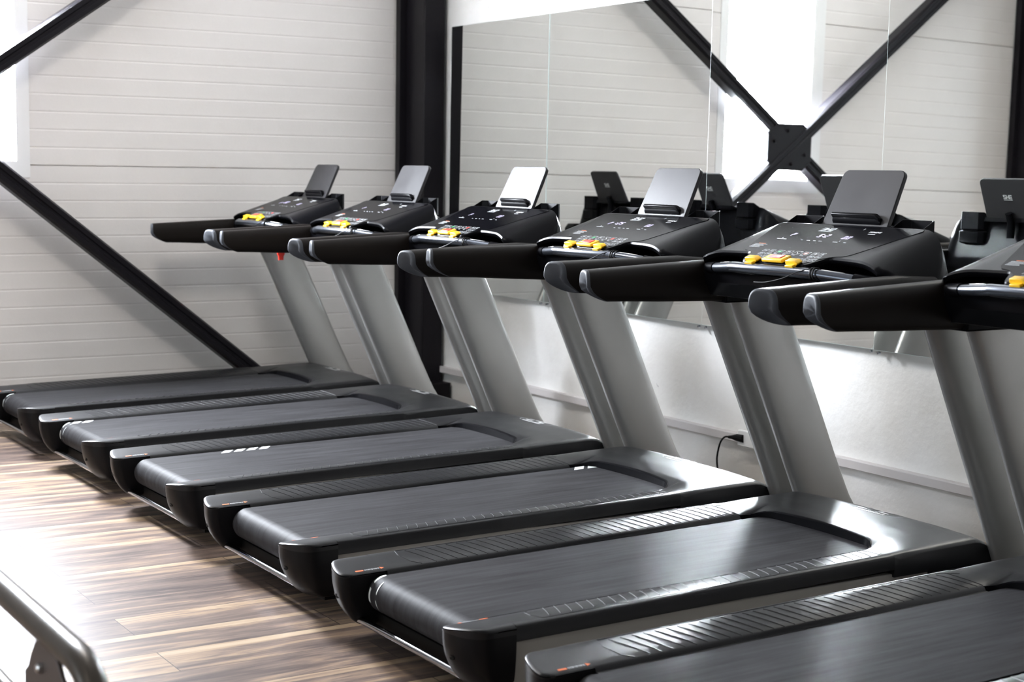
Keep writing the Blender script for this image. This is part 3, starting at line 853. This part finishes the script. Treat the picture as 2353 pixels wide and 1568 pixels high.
    frame_key(1.438, 0.063, 0.030, 0.028, fill='green'); frame_key(1.438, 0.020, 0.030, 0.028, kind='flag')
    frame_key(1.438, -0.023, 0.030, 0.028, kind='slash'); frame_key(1.438, -0.064, 0.030, 0.028, fill='red')
    for y in (-0.104, -0.137): frame_key(1.441, y, 0.024, 0.020, kind='arrow')
    for y in (0.129, 0.096, -0.111, -0.144): frame_key(1.416, y, 0.024, 0.016, kind='bar')
    for y, c in ((0.117, '3'), (0.083, '6'), (0.050, '9'), (-0.083, '9'), (-0.116, '6'), (-0.149, '3')): frame_key(1.388, y, 0.027, 0.021, txt=c)
    def mark(name, x, y, quads, m='print'):
        bm = bmesh.new()
        for (u0, u1, v0, v1, sh) in quads: quad(bm, pp(x, y), RT, UP, u0, u1, v0, v1, L, shear=sh)
        return finish(name, bm, M[m], pan, smooth=0)
    for y in (0.080, -0.124): mark('runner_symbol', 1.366, y, [(-0.0015, 0.0015, -0.006, 0.004, 0.4), (0.001, 0.006, 0.001, 0.003, 0), (-0.001, 0.0025, 0.004, 0.008, 0)])
    for y, w_ in ((0.195, 0.012), (0.172, 0.036), (0.077, 0.010), (0.045, 0.016), (0.015, 0.012), (-0.012, 0.016), (-0.083, 0.022), (-0.127, 0.012)):
        mark('readout_caption', 1.546, y, [(-w_/2, w_/2, -0.0018, 0.0018, 0)])
    for y in (0.183, -0.093): mark('caption_dot', 1.556, y, [(-0.0018, 0.0018, -0.003, 0.004, 0)])
    for i in range(5): mark('notice_line', 1.490-0.0065*i, 0.248, [(0, (0.062, 0.050, 0.058, 0.046, 0.052)[i], -0.0012, 0.0012, 0)])
    for y in (0.063, 0.020, -0.023, -0.064): mark('key_caption', 1.418, y, [(-0.008, 0.008, -0.0012, 0.0012, 0)])
    mark('caption_dot', 1.666, -0.094, [(-0.0015, 0.0015, -0.006, 0.006, 0)])
    mark('lettering_underline', 1.628, -0.165, [(-0.016, 0.016, -0.003, 0.002, 0)])
    mark('notice_heading', 1.4975, 0.248, [(0.012, 0.046, -0.0015, 0.0015, 0)], 'orange')
    bm = bmesh.new(); logo(bm, pp(1.650, 0.058), RT, UP, 0.062, None, L)
    finish('panel_badge', bm, M['print'], pan, smooth=0)
    bm = bmesh.new(); text_mesh(bm, 'SIEMENS', 0.0145, pp(1.645, -0.165), RT, UP, L, bold=0.0004)
    finish('drive_lettering', bm, M['printw'], pan, smooth=0)
    # emergency stop button and two clips
    bm = bmesh.new()
    vs = add_box(bm, -0.050, 0.050, -0.023, 0.023, 0.0, 0.013)
    for v in bm.verts: v.co = pp(1.3700, 0.0) + RT*v.co.x + UP*v.co.y + NN*(v.co.z)
    btn = P('stop_button', bm, M['yellow'], bevel=0.004)
    bm = bmesh.new(); add_box(bm, -0.031, 0.031, -0.013, 0.013, 0.012, 0.0155)
    for v in bm.verts: v.co = pp(1.3715, 0.0) + RT*v.co.x + UP*v.co.y + NN*(v.co.z)
    finish('red_cap', bm, M['red'], btn, bevel=0.002)
    for y in (0.100, -0.098):
        bm = bmesh.new()
        sec = [(-0.030, 0.004), (-0.027, 0.016), (0.018, 0.016), (0.030, 0.008), (0.022, 0.000), (-0.026, 0.000)]
        add_loft(bm, [[pp(1.357, y) + RT*u + UP*d + NN*(w_-0.002) for u, w_ in sec] for d in (-0.012, 0.012)])
        sec = [(-0.018, 0.003), (0.018, 0.003), (0.020, -0.016), (-0.020, -0.016)]
        add_loft(bm, [[pp(1.338, y) + RT*u + UP*d + NN*w_ for u, w_ in sec] for d in (-0.006, 0.010)])
        P('safety_clip', bm, M['yellow'], bevel=0.002)
    # pulse grip tube
    bm = bmesh.new()
    TP = [(1.420, 0.425, 1.128), (1.352, 0.210, 1.146), (1.345, 0.19, 1.148), (1.342, 0.0, 1.1485), (1.345, -0.19, 1.148), (1.352, -0.210, 1.146), (1.420, -0.425, 1.128)]
    add_tube(bm, TP, 0.0175, 16)
    tube = P('pulse_bar', bm, M['tube'], smooth=40)
    for s in (1, -1):
        bm = bmesh.new()
        for (a, b_) in ((0.225, 0.30), ):
            rings = []
            for t in (0.0, 1.0):
                y = s*(a+(b_-a)*t); k_ = (abs(y)-0.210)/0.215; x = 1.352+0.068*k_; z = 1.146-0.018*k_
                rings.append([Vector((x+0.0185*math.sin(q), y, z+0.0185*math.cos(q))) for q in (-0.1, 0.25, 0.6, 0.9)] + [Vector((x+0.014*math.sin(q), y, z+0.014*math.cos(q))) for q in (0.9, 0.6, 0.25, -0.1)])
            add_loft(bm, rings)
        finish('sensor_plate', bm, M['sensor'], tube, bevel=0.001)
        bm = bmesh.new(); k_ = (0.36-0.210)/0.215
        add_tube(bm, [(1.352+0.068*k_*0.85, s*0.335, 1.146-0.018*k_*0.85), (1.420, s*0.415, 1.128)], 0.021, 16)
        finish('bar_socket', bm, M['shell'], tube)
    # cord looped round the bar
    bm = bmesh.new()
    for dy in (0.0, 0.012):
        pts = [(1.347+0.021*math.cos(q), -0.205-dy+0.004*math.sin(q), 1.146+0.0215*math.sin(q)) for q in [2*PI*k/16 for k in range(17)]]
        add_tube(bm, pts, 0.0028, 6, cap=False)
    add_tube(bm, spline([(1.345, -0.20, 1.168), (1.32, -0.15, 1.150), (1.305, -0.10, 1.128), (1.30, -0.03, 1.112), (1.30, 0.03, 1.108)], 5), 0.0018, 6)
    P('safety_cord', bm, M['cord'])
    # --- tablet stand
    p0 = Vector((1.722, 0.018, 1.286)); up = Vector((0.09, 0, 0.19)).normalized(); nn = RT.cross(up)
    bm = bmesh.new()
    Hs = 0.214
    pl = [(-0.152, 0.0)] + [(-0.147+0.027*(1-math.sin(q)) , Hs-0.027*(1-math.cos(q))) for q in []]
    pl = [(-0.156, 0.0), (0.156, 0.0)]
    for k in range(7):
        a = math.radians(90*k/6); pl.append((0.146-0.026+0.026*math.cos(a), Hs-0.026+0.026*math.sin(a)))
    for k in range(7):
        a = math.radians(90+90*k/6); pl.append((-0.146+0.026+0.026*math.cos(a), Hs-0.026+0.026*math.sin(a)))
    fr = [bm.verts.new(p0 + RT*u + up*v) for u, v in pl]; bk = [bm.verts.new(p0 + RT*u + up*v - nn*0.016) for u, v in pl]
    for i in range(len(pl)): bm.faces.new((fr[i], fr[(i+1) % len(pl)], bk[(i+1) % len(pl)], bk[i]))
    bm.faces.new(fr); bm.faces.new(bk[::-1])
    st = P('tablet_stand', bm, M['stand'], bevel=0.003, smooth=30)
    bm = bmesh.new()
    sec = [(0.0, 0.046), (0.010, 0.047), (0.020, 0.044), (0.024, 0.036), (0.020, 0.030), (0.012, 0.027), (0.008, 0.016), (0.0, 0.010)]
    rr = []
    for u, k_ in ((-0.104, 1), (0.100, 1), (0.118, 0.75), (0.122, 0.5)):
        rr.append([p0 + RT*u + nn*(w_*k_) + up*(0.010+(v-0.010)*(1 if k_ == 1 else 0.62)) for w_, v in sec])
    add_loft(bm, rr); finish('tablet_ledge', bm, M['shell'], st, bevel=0.0015)
    bm = bmesh.new(); logo(bm, p0 - nn*0.0168 + up*0.125, -RT, up, 0.050, None, 0.0004)
    finish('stand_badge', bm, M['logo'], st, smooth=0)
    bm = bmesh.new(); add_loft(bm, [[p0 + RT*u + q for q in (Vector((-0.026, 0, -0.010)), Vector((0.030, 0, -0.012)), Vector((0.022, 0, 0.010)), Vector((-0.010, 0, 0.002)))] for u in (-0.165, 0.165)])
    finish('stand_foot', bm, M['shell'], st, bevel=0.003)
    bm = bmesh.new()
    add_tube(bm, [p0 - nn*0.036 + up*0.05, p0 - nn*0.036 + up*0.0, Vector((1.755, 0.018, 1.20))], 0.018, 12); finish('stand_arm', bm, M['shell'], st)
    # --- cup holders behind the top corners of the console
    for s in (1, -1):
        bm = bmesh.new()
        ya0, ya1 = 0.185, 0.325
        sides = [(1.660, ya0), (1.745, ya0), (1.765, ya0+0.02), (1.765, ya1-0.02), (1.745, ya1), (1.660, ya1)]
        def rim(x): return 1.272 + 0.045*min(1, max(0, (x-1.660)/0.06))**0.6
        def ring_(grow, zf): return [Vector((x+grow*(1 if x > 1.7 else -1), s*(a+grow*(1 if a > 0.25 else -1)), zf(x))) for x, a in sides]
        out = [ring_(0.0, rim), ring_(0.0, lambda x: 1.235), ring_(-0.006, lambda x: 1.228), ring_(0.005, lambda x: 1.222), ring_(0.004, lambda x: 1.17), ring_(-0.02, lambda x: 1.16)]
        inn = [ring_(-0.004, rim), ring_(-0.010, lambda x: 1.18)]
        rings = [inn[1], inn[0]] + out
        add_loft(bm, rings, cap=True)
        P('cup_holder', bm, M['shell'], bevel=0.0012, smooth=30)
    return root

# seven-segment readouts drawn on the control panel
SEG = {'0': 'abcdef', '1': 'bc', '2': 'abged', '5': 'afgcd', '8': 'abcdefg', 'P': 'abgef', '3': 'abgcd', '6': 'afgedc'}
def readouts(items, parent):
    TH = math.radians(18.86); RT = Vector((0, -1, 0)); UP = Vector((math.cos(TH), 0, math.sin(TH)))
    bm = bmesh.new()
    for x, y, txt, h in items:
        w = h*0.52; t = h*0.15; u = -len(txt)*w*0.72
        o = Vector((x, y, 1.180 + (x-1.3726)*math.tan(TH)))
        for c in txt:
            if c == '.':
                quad(bm, o, RT, UP, u-w*0.14, u+t-w*0.14, -h/2, -h/2+t, 0.0020); continue
            if c == ':':
                for v in (-h*0.3, h*0.05): quad(bm, o, RT, UP, u, u+t, v, v+t, 0.0020)
                u += t*2.2; continue
            g = {'a': (0.08*w, 0.92*w, h/2-t, h/2), 'd': (0.08*w, 0.92*w, -h/2, -h/2+t), 'g': (0.12*w, 0.88*w, -t/2, t/2),
                 'f': (0, t, 0.02*h, h/2-0.03*h), 'b': (w-t, w, 0.02*h, h/2-0.03*h), 'e': (0, t, -h/2+0.03*h, -0.02*h), 'c': (w-t, w, -h/2+0.03*h, -0.02*h)}
            for s_ in SEG.get(c, ''):
                a, b_, c0, d0 = g[s_]; quad(bm, o, RT, UP, u+a, u+b_, c0, d0, 0.0020, shear=0.10)
            u += w*1.42
    return finish('led_readout', bm, M['led'], parent, smooth=0)

def belt_print(spans, parent):
    bm = bmesh.new()
    for s0, s1, a0, a1, sh in spans:
        n = 12; prev = None
        for k in range(n+1):
            s = s0+(s1-s0)*k/n
            pr = (bm.verts.new(belt_pt(s, a1, 0.0012)), bm.verts.new(belt_pt(s+sh, a0, 0.0012)))
            if prev: bm.faces.new((prev[0], prev[1], pr[1], pr[0]))
            prev = pr
    return finish('belt_marking', bm, M['tape'], parent, smooth=60)

proto = make_treadmill()
def tree(o): return [c for c in COL.objects if c.parent == o]
ALL = {}
for o in COL.objects:
    if o.parent: ALL.setdefault(o.parent.name, []).append(o)
def dup(root):
    r = root.copy(); COL.objects.link(r)
    for ch in ALL.get(root.name, []):
        c = ch.copy(); COL.objects.link(c); c.parent = r
        for g in ALL.get(ch.name, []):
            d = g.copy(); COL.objects.link(d); d.parent = c
            if g.name.startswith('control_panel'):
                pass
    return r
# keys, prints and readouts hang under the control panel: lift the panel to a part of the treadmill
panel = [c for c in ALL[proto.name] + sum([ALL.get(c.name, []) for c in ALL[proto.name]], []) if c.name.startswith('control_panel')][0]
panel.parent = proto
ALL = {}
for o in COL.objects:
    if o.parent: ALL.setdefault(o.parent.name, []).append(o)
PLACE = [(0.0041, 0.0, -0.0021), (0.0012, -1.07534, 0.0037), (0.0015, -2.16635, 0.0019), (-0.0037, -3.27461, -0.0053), (-0.0063, -4.36199, 0.0006), (0.0032, -5.46192, 0.0012)]
LABELS = ['treadmill nearest the back wall with a red safety key hanging under its arm',
          'treadmill with white marks on its rear roller, second from the back wall',
          'treadmill with white marks near the rear of its belt and the brightest tablet stand',
          'treadmill with white marks at the front of its belt beside the motor hood',
          'treadmill whose large grey tablet stand hides the mirror seam, second nearest the camera',
          'treadmill in the bottom right foreground, cut off by the frame']
READ = [[(1.589, 0.160, 'P', 0.026), (1.600, 0.110, '180', 0.030), (1.587, -0.107, '0.0', 0.026)],
        [(1.589, 0.160, 'P', 0.026), (1.587, -0.107, '0.0', 0.026)],
        [(1.589, 0.160, 'P', 0.026), (1.587, -0.107, '0.0', 0.026)],
        [(1.589, 0.160, 'P', 0.026), (1.592, 0.095, ':25', 0.030), (1.587, -0.107, '0.0', 0.026)],
        [(1.589, 0.160, 'P', 0.026), (1.592, 0.009, '5:2', 0.030), (1.587, -0.107, '0.0', 0.026)],
        [(1.589, 0.160, 'P', 0.026), (1.587, -0.107, '0.0', 0.026)]]
def stripes(s, n, w=0.040, pitch=0.058): return [(s+pitch*k, s+pitch*k+w, 0.222, 0.2705, -0.036) for k in range(n)]
TAPE = [stripes(-0.095, 2, 0.040, 0.058), stripes(-0.105, 4, 0.040, 0.058), stripes(0.345, 4), stripes(1.43, 2, 0.046, 0.066), stripes(-0.105, 2, 0.044, 0.064), []]
tms = [proto] + [dup(proto) for _ in range(5)]
for i, t in enumerate(tms):
    dx, y, th = PLACE[i]
    # placed about the point x = 1.2 along the machine
    c, s = math.cos(th), math.sin(th)
    t.location = (1.2+dx-1.2*c, y-1.2*s, 0); t.rotation_euler = (0, 0, th)
    tag(t, LABELS[i], 'treadmill', 'black and silver treadmills in a row')
    kids = [o for o in COL.objects if o.parent == t]
    pn = [o for o in kids if o.name.startswith('control_panel')][0]
    for it in READ[i]: readouts([it], pn)
    bl = [o for o in kids if o.name.startswith('running_belt')][0]
    if TAPE[i]: belt_print(TAPE[i], bl)
    if i == 3:      # this machine's handrails are set a touch higher at the tips
        for o in kids:
            if o.name.startswith('handrail'):
                a = 0.026; px, pz_ = 1.60, 1.08
                o.rotation_euler = (0, a, 0)
                o.location = (px - (px*math.cos(a)+pz_*math.sin(a)), 0, pz_ - (-px*math.sin(a)+pz_*math.cos(a)))
    if i not in (1, 2, 3, 4):
        pass
# red safety key hanging under the arm of the far treadmill
k = empty('safety_key', (1.46, -0.14, 1.03), 0, 'small red safety key hanging under the treadmill nearest the back wall', 'safety key')
bm = bmesh.new()
add_loft(bm, [[Vector((x*w_, y*d_, z)) for x, y in rounded(-0.5, 0.5, -0.5, 0.5, 0.2, 3)] for z, w_, d_ in ((-0.030, 0.045, 0.016), (-0.055, 0.042, 0.016), (-0.062, 0.030, 0.016), (-0.085, 0.028, 0.014))])
finish('key_body', bm, M['red'], k, smooth=40)
bm = bmesh.new(); add_tube(bm, [(0, 0, -0.032), (0.004, 0, -0.012), (0.0, 0, 0.012)], 0.002, 6); finish('key_cord', bm, M['cord'], k)

# ------------------------------------------------------------------ foreground machine: bent bronze tube frame
fm = empty('bench_frame', (-1.283, -5.0, 0), 0, 'bronze tubular gym bench frame in the bottom left foreground', 'gym bench')
bm = bmesh.new()
zt_ = 0.56; r = 0.028
path = [(0, 0.95, 0.0), (0, 0.95, 0.40)]
path += [(0, 0.95-0.12*(1-math.cos(a)), 0.44+0.12*math.sin(a)) for a in [math.radians(q) for q in range(10, 91, 10)]]
path += [(0, 0.6, zt_), (0, 0.2, zt_), (0, -0.2, zt_), (0, -0.48, zt_)]
path += [(0, -0.48-0.17*math.sin(a), 0.39+0.17*math.cos(a)) for a in [math.radians(q) for q in range(10, 91, 10)]]
path += [(0, -0.65, 0.2), (0, -0.65, 0.0)]
add_tube(bm, [(-0.28, 0.95, 0.02), (0.28, 0.95, 0.02)], 0.02, 12); finish('floor_foot', bm, M['cord'], fm)
bm = bmesh.new(); add_tube(bm, [(-0.28, -0.65, 0.02), (0.28, -0.65, 0.02)], 0.02, 12); finish('floor_foot', bm, M['cord'], fm)
bm = bmesh.new()
add_tube(bm, path, r, 20); finish('frame_tube', bm, M['bronze'], fm, smooth=60)
bm = bmesh.new()
pl = [(-0.285, 0.545), (-0.42, 0.545), (-0.45, 0.515), (-0.52, 0.48), (-0.58, 0.42), (-0.60, 0.34), (-0.60, 0.24), (-0.20, 0.24), (-0.20, 0.46), (-0.225, 0.475), (-0.245, 0.505)]
add_loft(bm, [[Vector((x, y, z)) for y, z in pl] for x in (-0.022, -0.012)])
pb = finish('bracket_plate', bm, M['brown'], fm, bevel=0.002)
bm = bmesh.new(); add_tube(bm, [(-0.022, -0.325, 0.498), (-0.030, -0.325, 0.498), (-0.034, -0.325, 0.498)], [0.0105, 0.0105, 0.007], 12); finish('bolt', bm, M['sensor'], pb, smooth=30)
bm = bmesh.new(); add_tube(bm, [(0.0, 0.95, 0.345), (0.0, -0.22, 0.345)], 0.022, 16); finish('cross_tube', bm, M['bronze'], fm)

# ------------------------------------------------------------------ exercise bike seen only in the mirror, beside the window
bk = empty('exercise_bike', (-0.98, -0.32, 0), PI*0.5, 'exercise bike with an arched silver console, glimpsed in the mirror', 'exercise bike')
bm = bmesh.new()
add_tube(bm, [(-0.55, -0.22, 0.04), (-0.55, 0.22, 0.04)], 0.035, 14); add_tube(bm, [(0.45, -0.22, 0.04), (0.45, 0.22, 0.04)], 0.035, 14)
add_tube(bm, spline([(-0.55, 0, 0.05), (-0.3, 0, 0.22), (0.05, 0, 0.30), (0.3, 0, 0.24), (0.45, 0, 0.05)], 5), 0.045, 14)
add_tube(bm, [(0.25, 0, 0.25), (0.33, 0, 1.06)], 0.035, 14); add_tube(bm, [(-0.22, 0, 0.25), (-0.32, 0, 0.86)], 0.032, 14)
finish('bike_frame', bm, M['black_steel'], bk)
bm = bmesh.new(); add_loft(bm, [[Vector((0.12+0.20*math.cos(2*PI*k/24), y, 0.34+0.20*math.sin(2*PI*k/24))) for k in range(24)] for y in (-0.06, 0.06)])
finish('flywheel_cover', bm, M['silver'], bk, bevel=0.01)
bm = bmesh.new(); add_loft(bm, [[Vector((x, y*w_, 0.86+z)) for y, z in ((-1, 0), (-0.8, 0.05), (0.8, 0.05), (1, 0), (0.6, -0.03), (-0.6, -0.03))] for x, w_ in ((-0.44, 0.12), (-0.36, 0.13), (-0.24, 0.06), (-0.14, 0.035))])
finish('saddle', bm, M['grip'], bk, bevel=0.006)
bm = bmesh.new()
arc = [(0.17*math.cos(math.radians(a)), 0.10+0.085*math.sin(math.radians(a))) for a in range(0, 181, 15)] + [(-0.15, 0.0), (0.15, 0.0)]
add_loft(bm, [[Vector((x+0.25*z, y, 1.06+z)) for y, z in arc] for x in (0.27, 0.33)])
con_b = finish('console', bm, M['silver'], bk, bevel=0.008)
bm = bmesh.new(); add_loft(bm, [[Vector((x+0.25*z, y, 1.06+z)) for y, z in ((-0.07, 0.05), (0.07, 0.05), (0.07, 0.13), (-0.07, 0.13))] for x in (0.264, 0.272)])
finish('screen', bm, M['blue_screen'], con_b, smooth=0)
for sd in (1, -1):
    bm = bmesh.new(); add_tube(bm, spline([(0.33, 0, 0.98), (0.30, sd*0.16, 1.00), (0.18, sd*0.22, 1.05), (0.06, sd*0.22, 1.10)], 5), 0.016, 12); finish('handlebar', bm, M['grip'], bk)
    bm = bmesh.new(); add_tube(bm, [(0.12, sd*0.06, 0.34), (0.12, sd*0.10, 0.34), (0.12+sd*0.12, sd*0.10, 0.24)], 0.012, 10); add_box(bm, 0.08+sd*0.12, 0.16+sd*0.12, sd*0.14-0.04, sd*0.14+0.04, 0.23, 0.25)
    finish('pedal_crank', bm, M['cord'], bk)
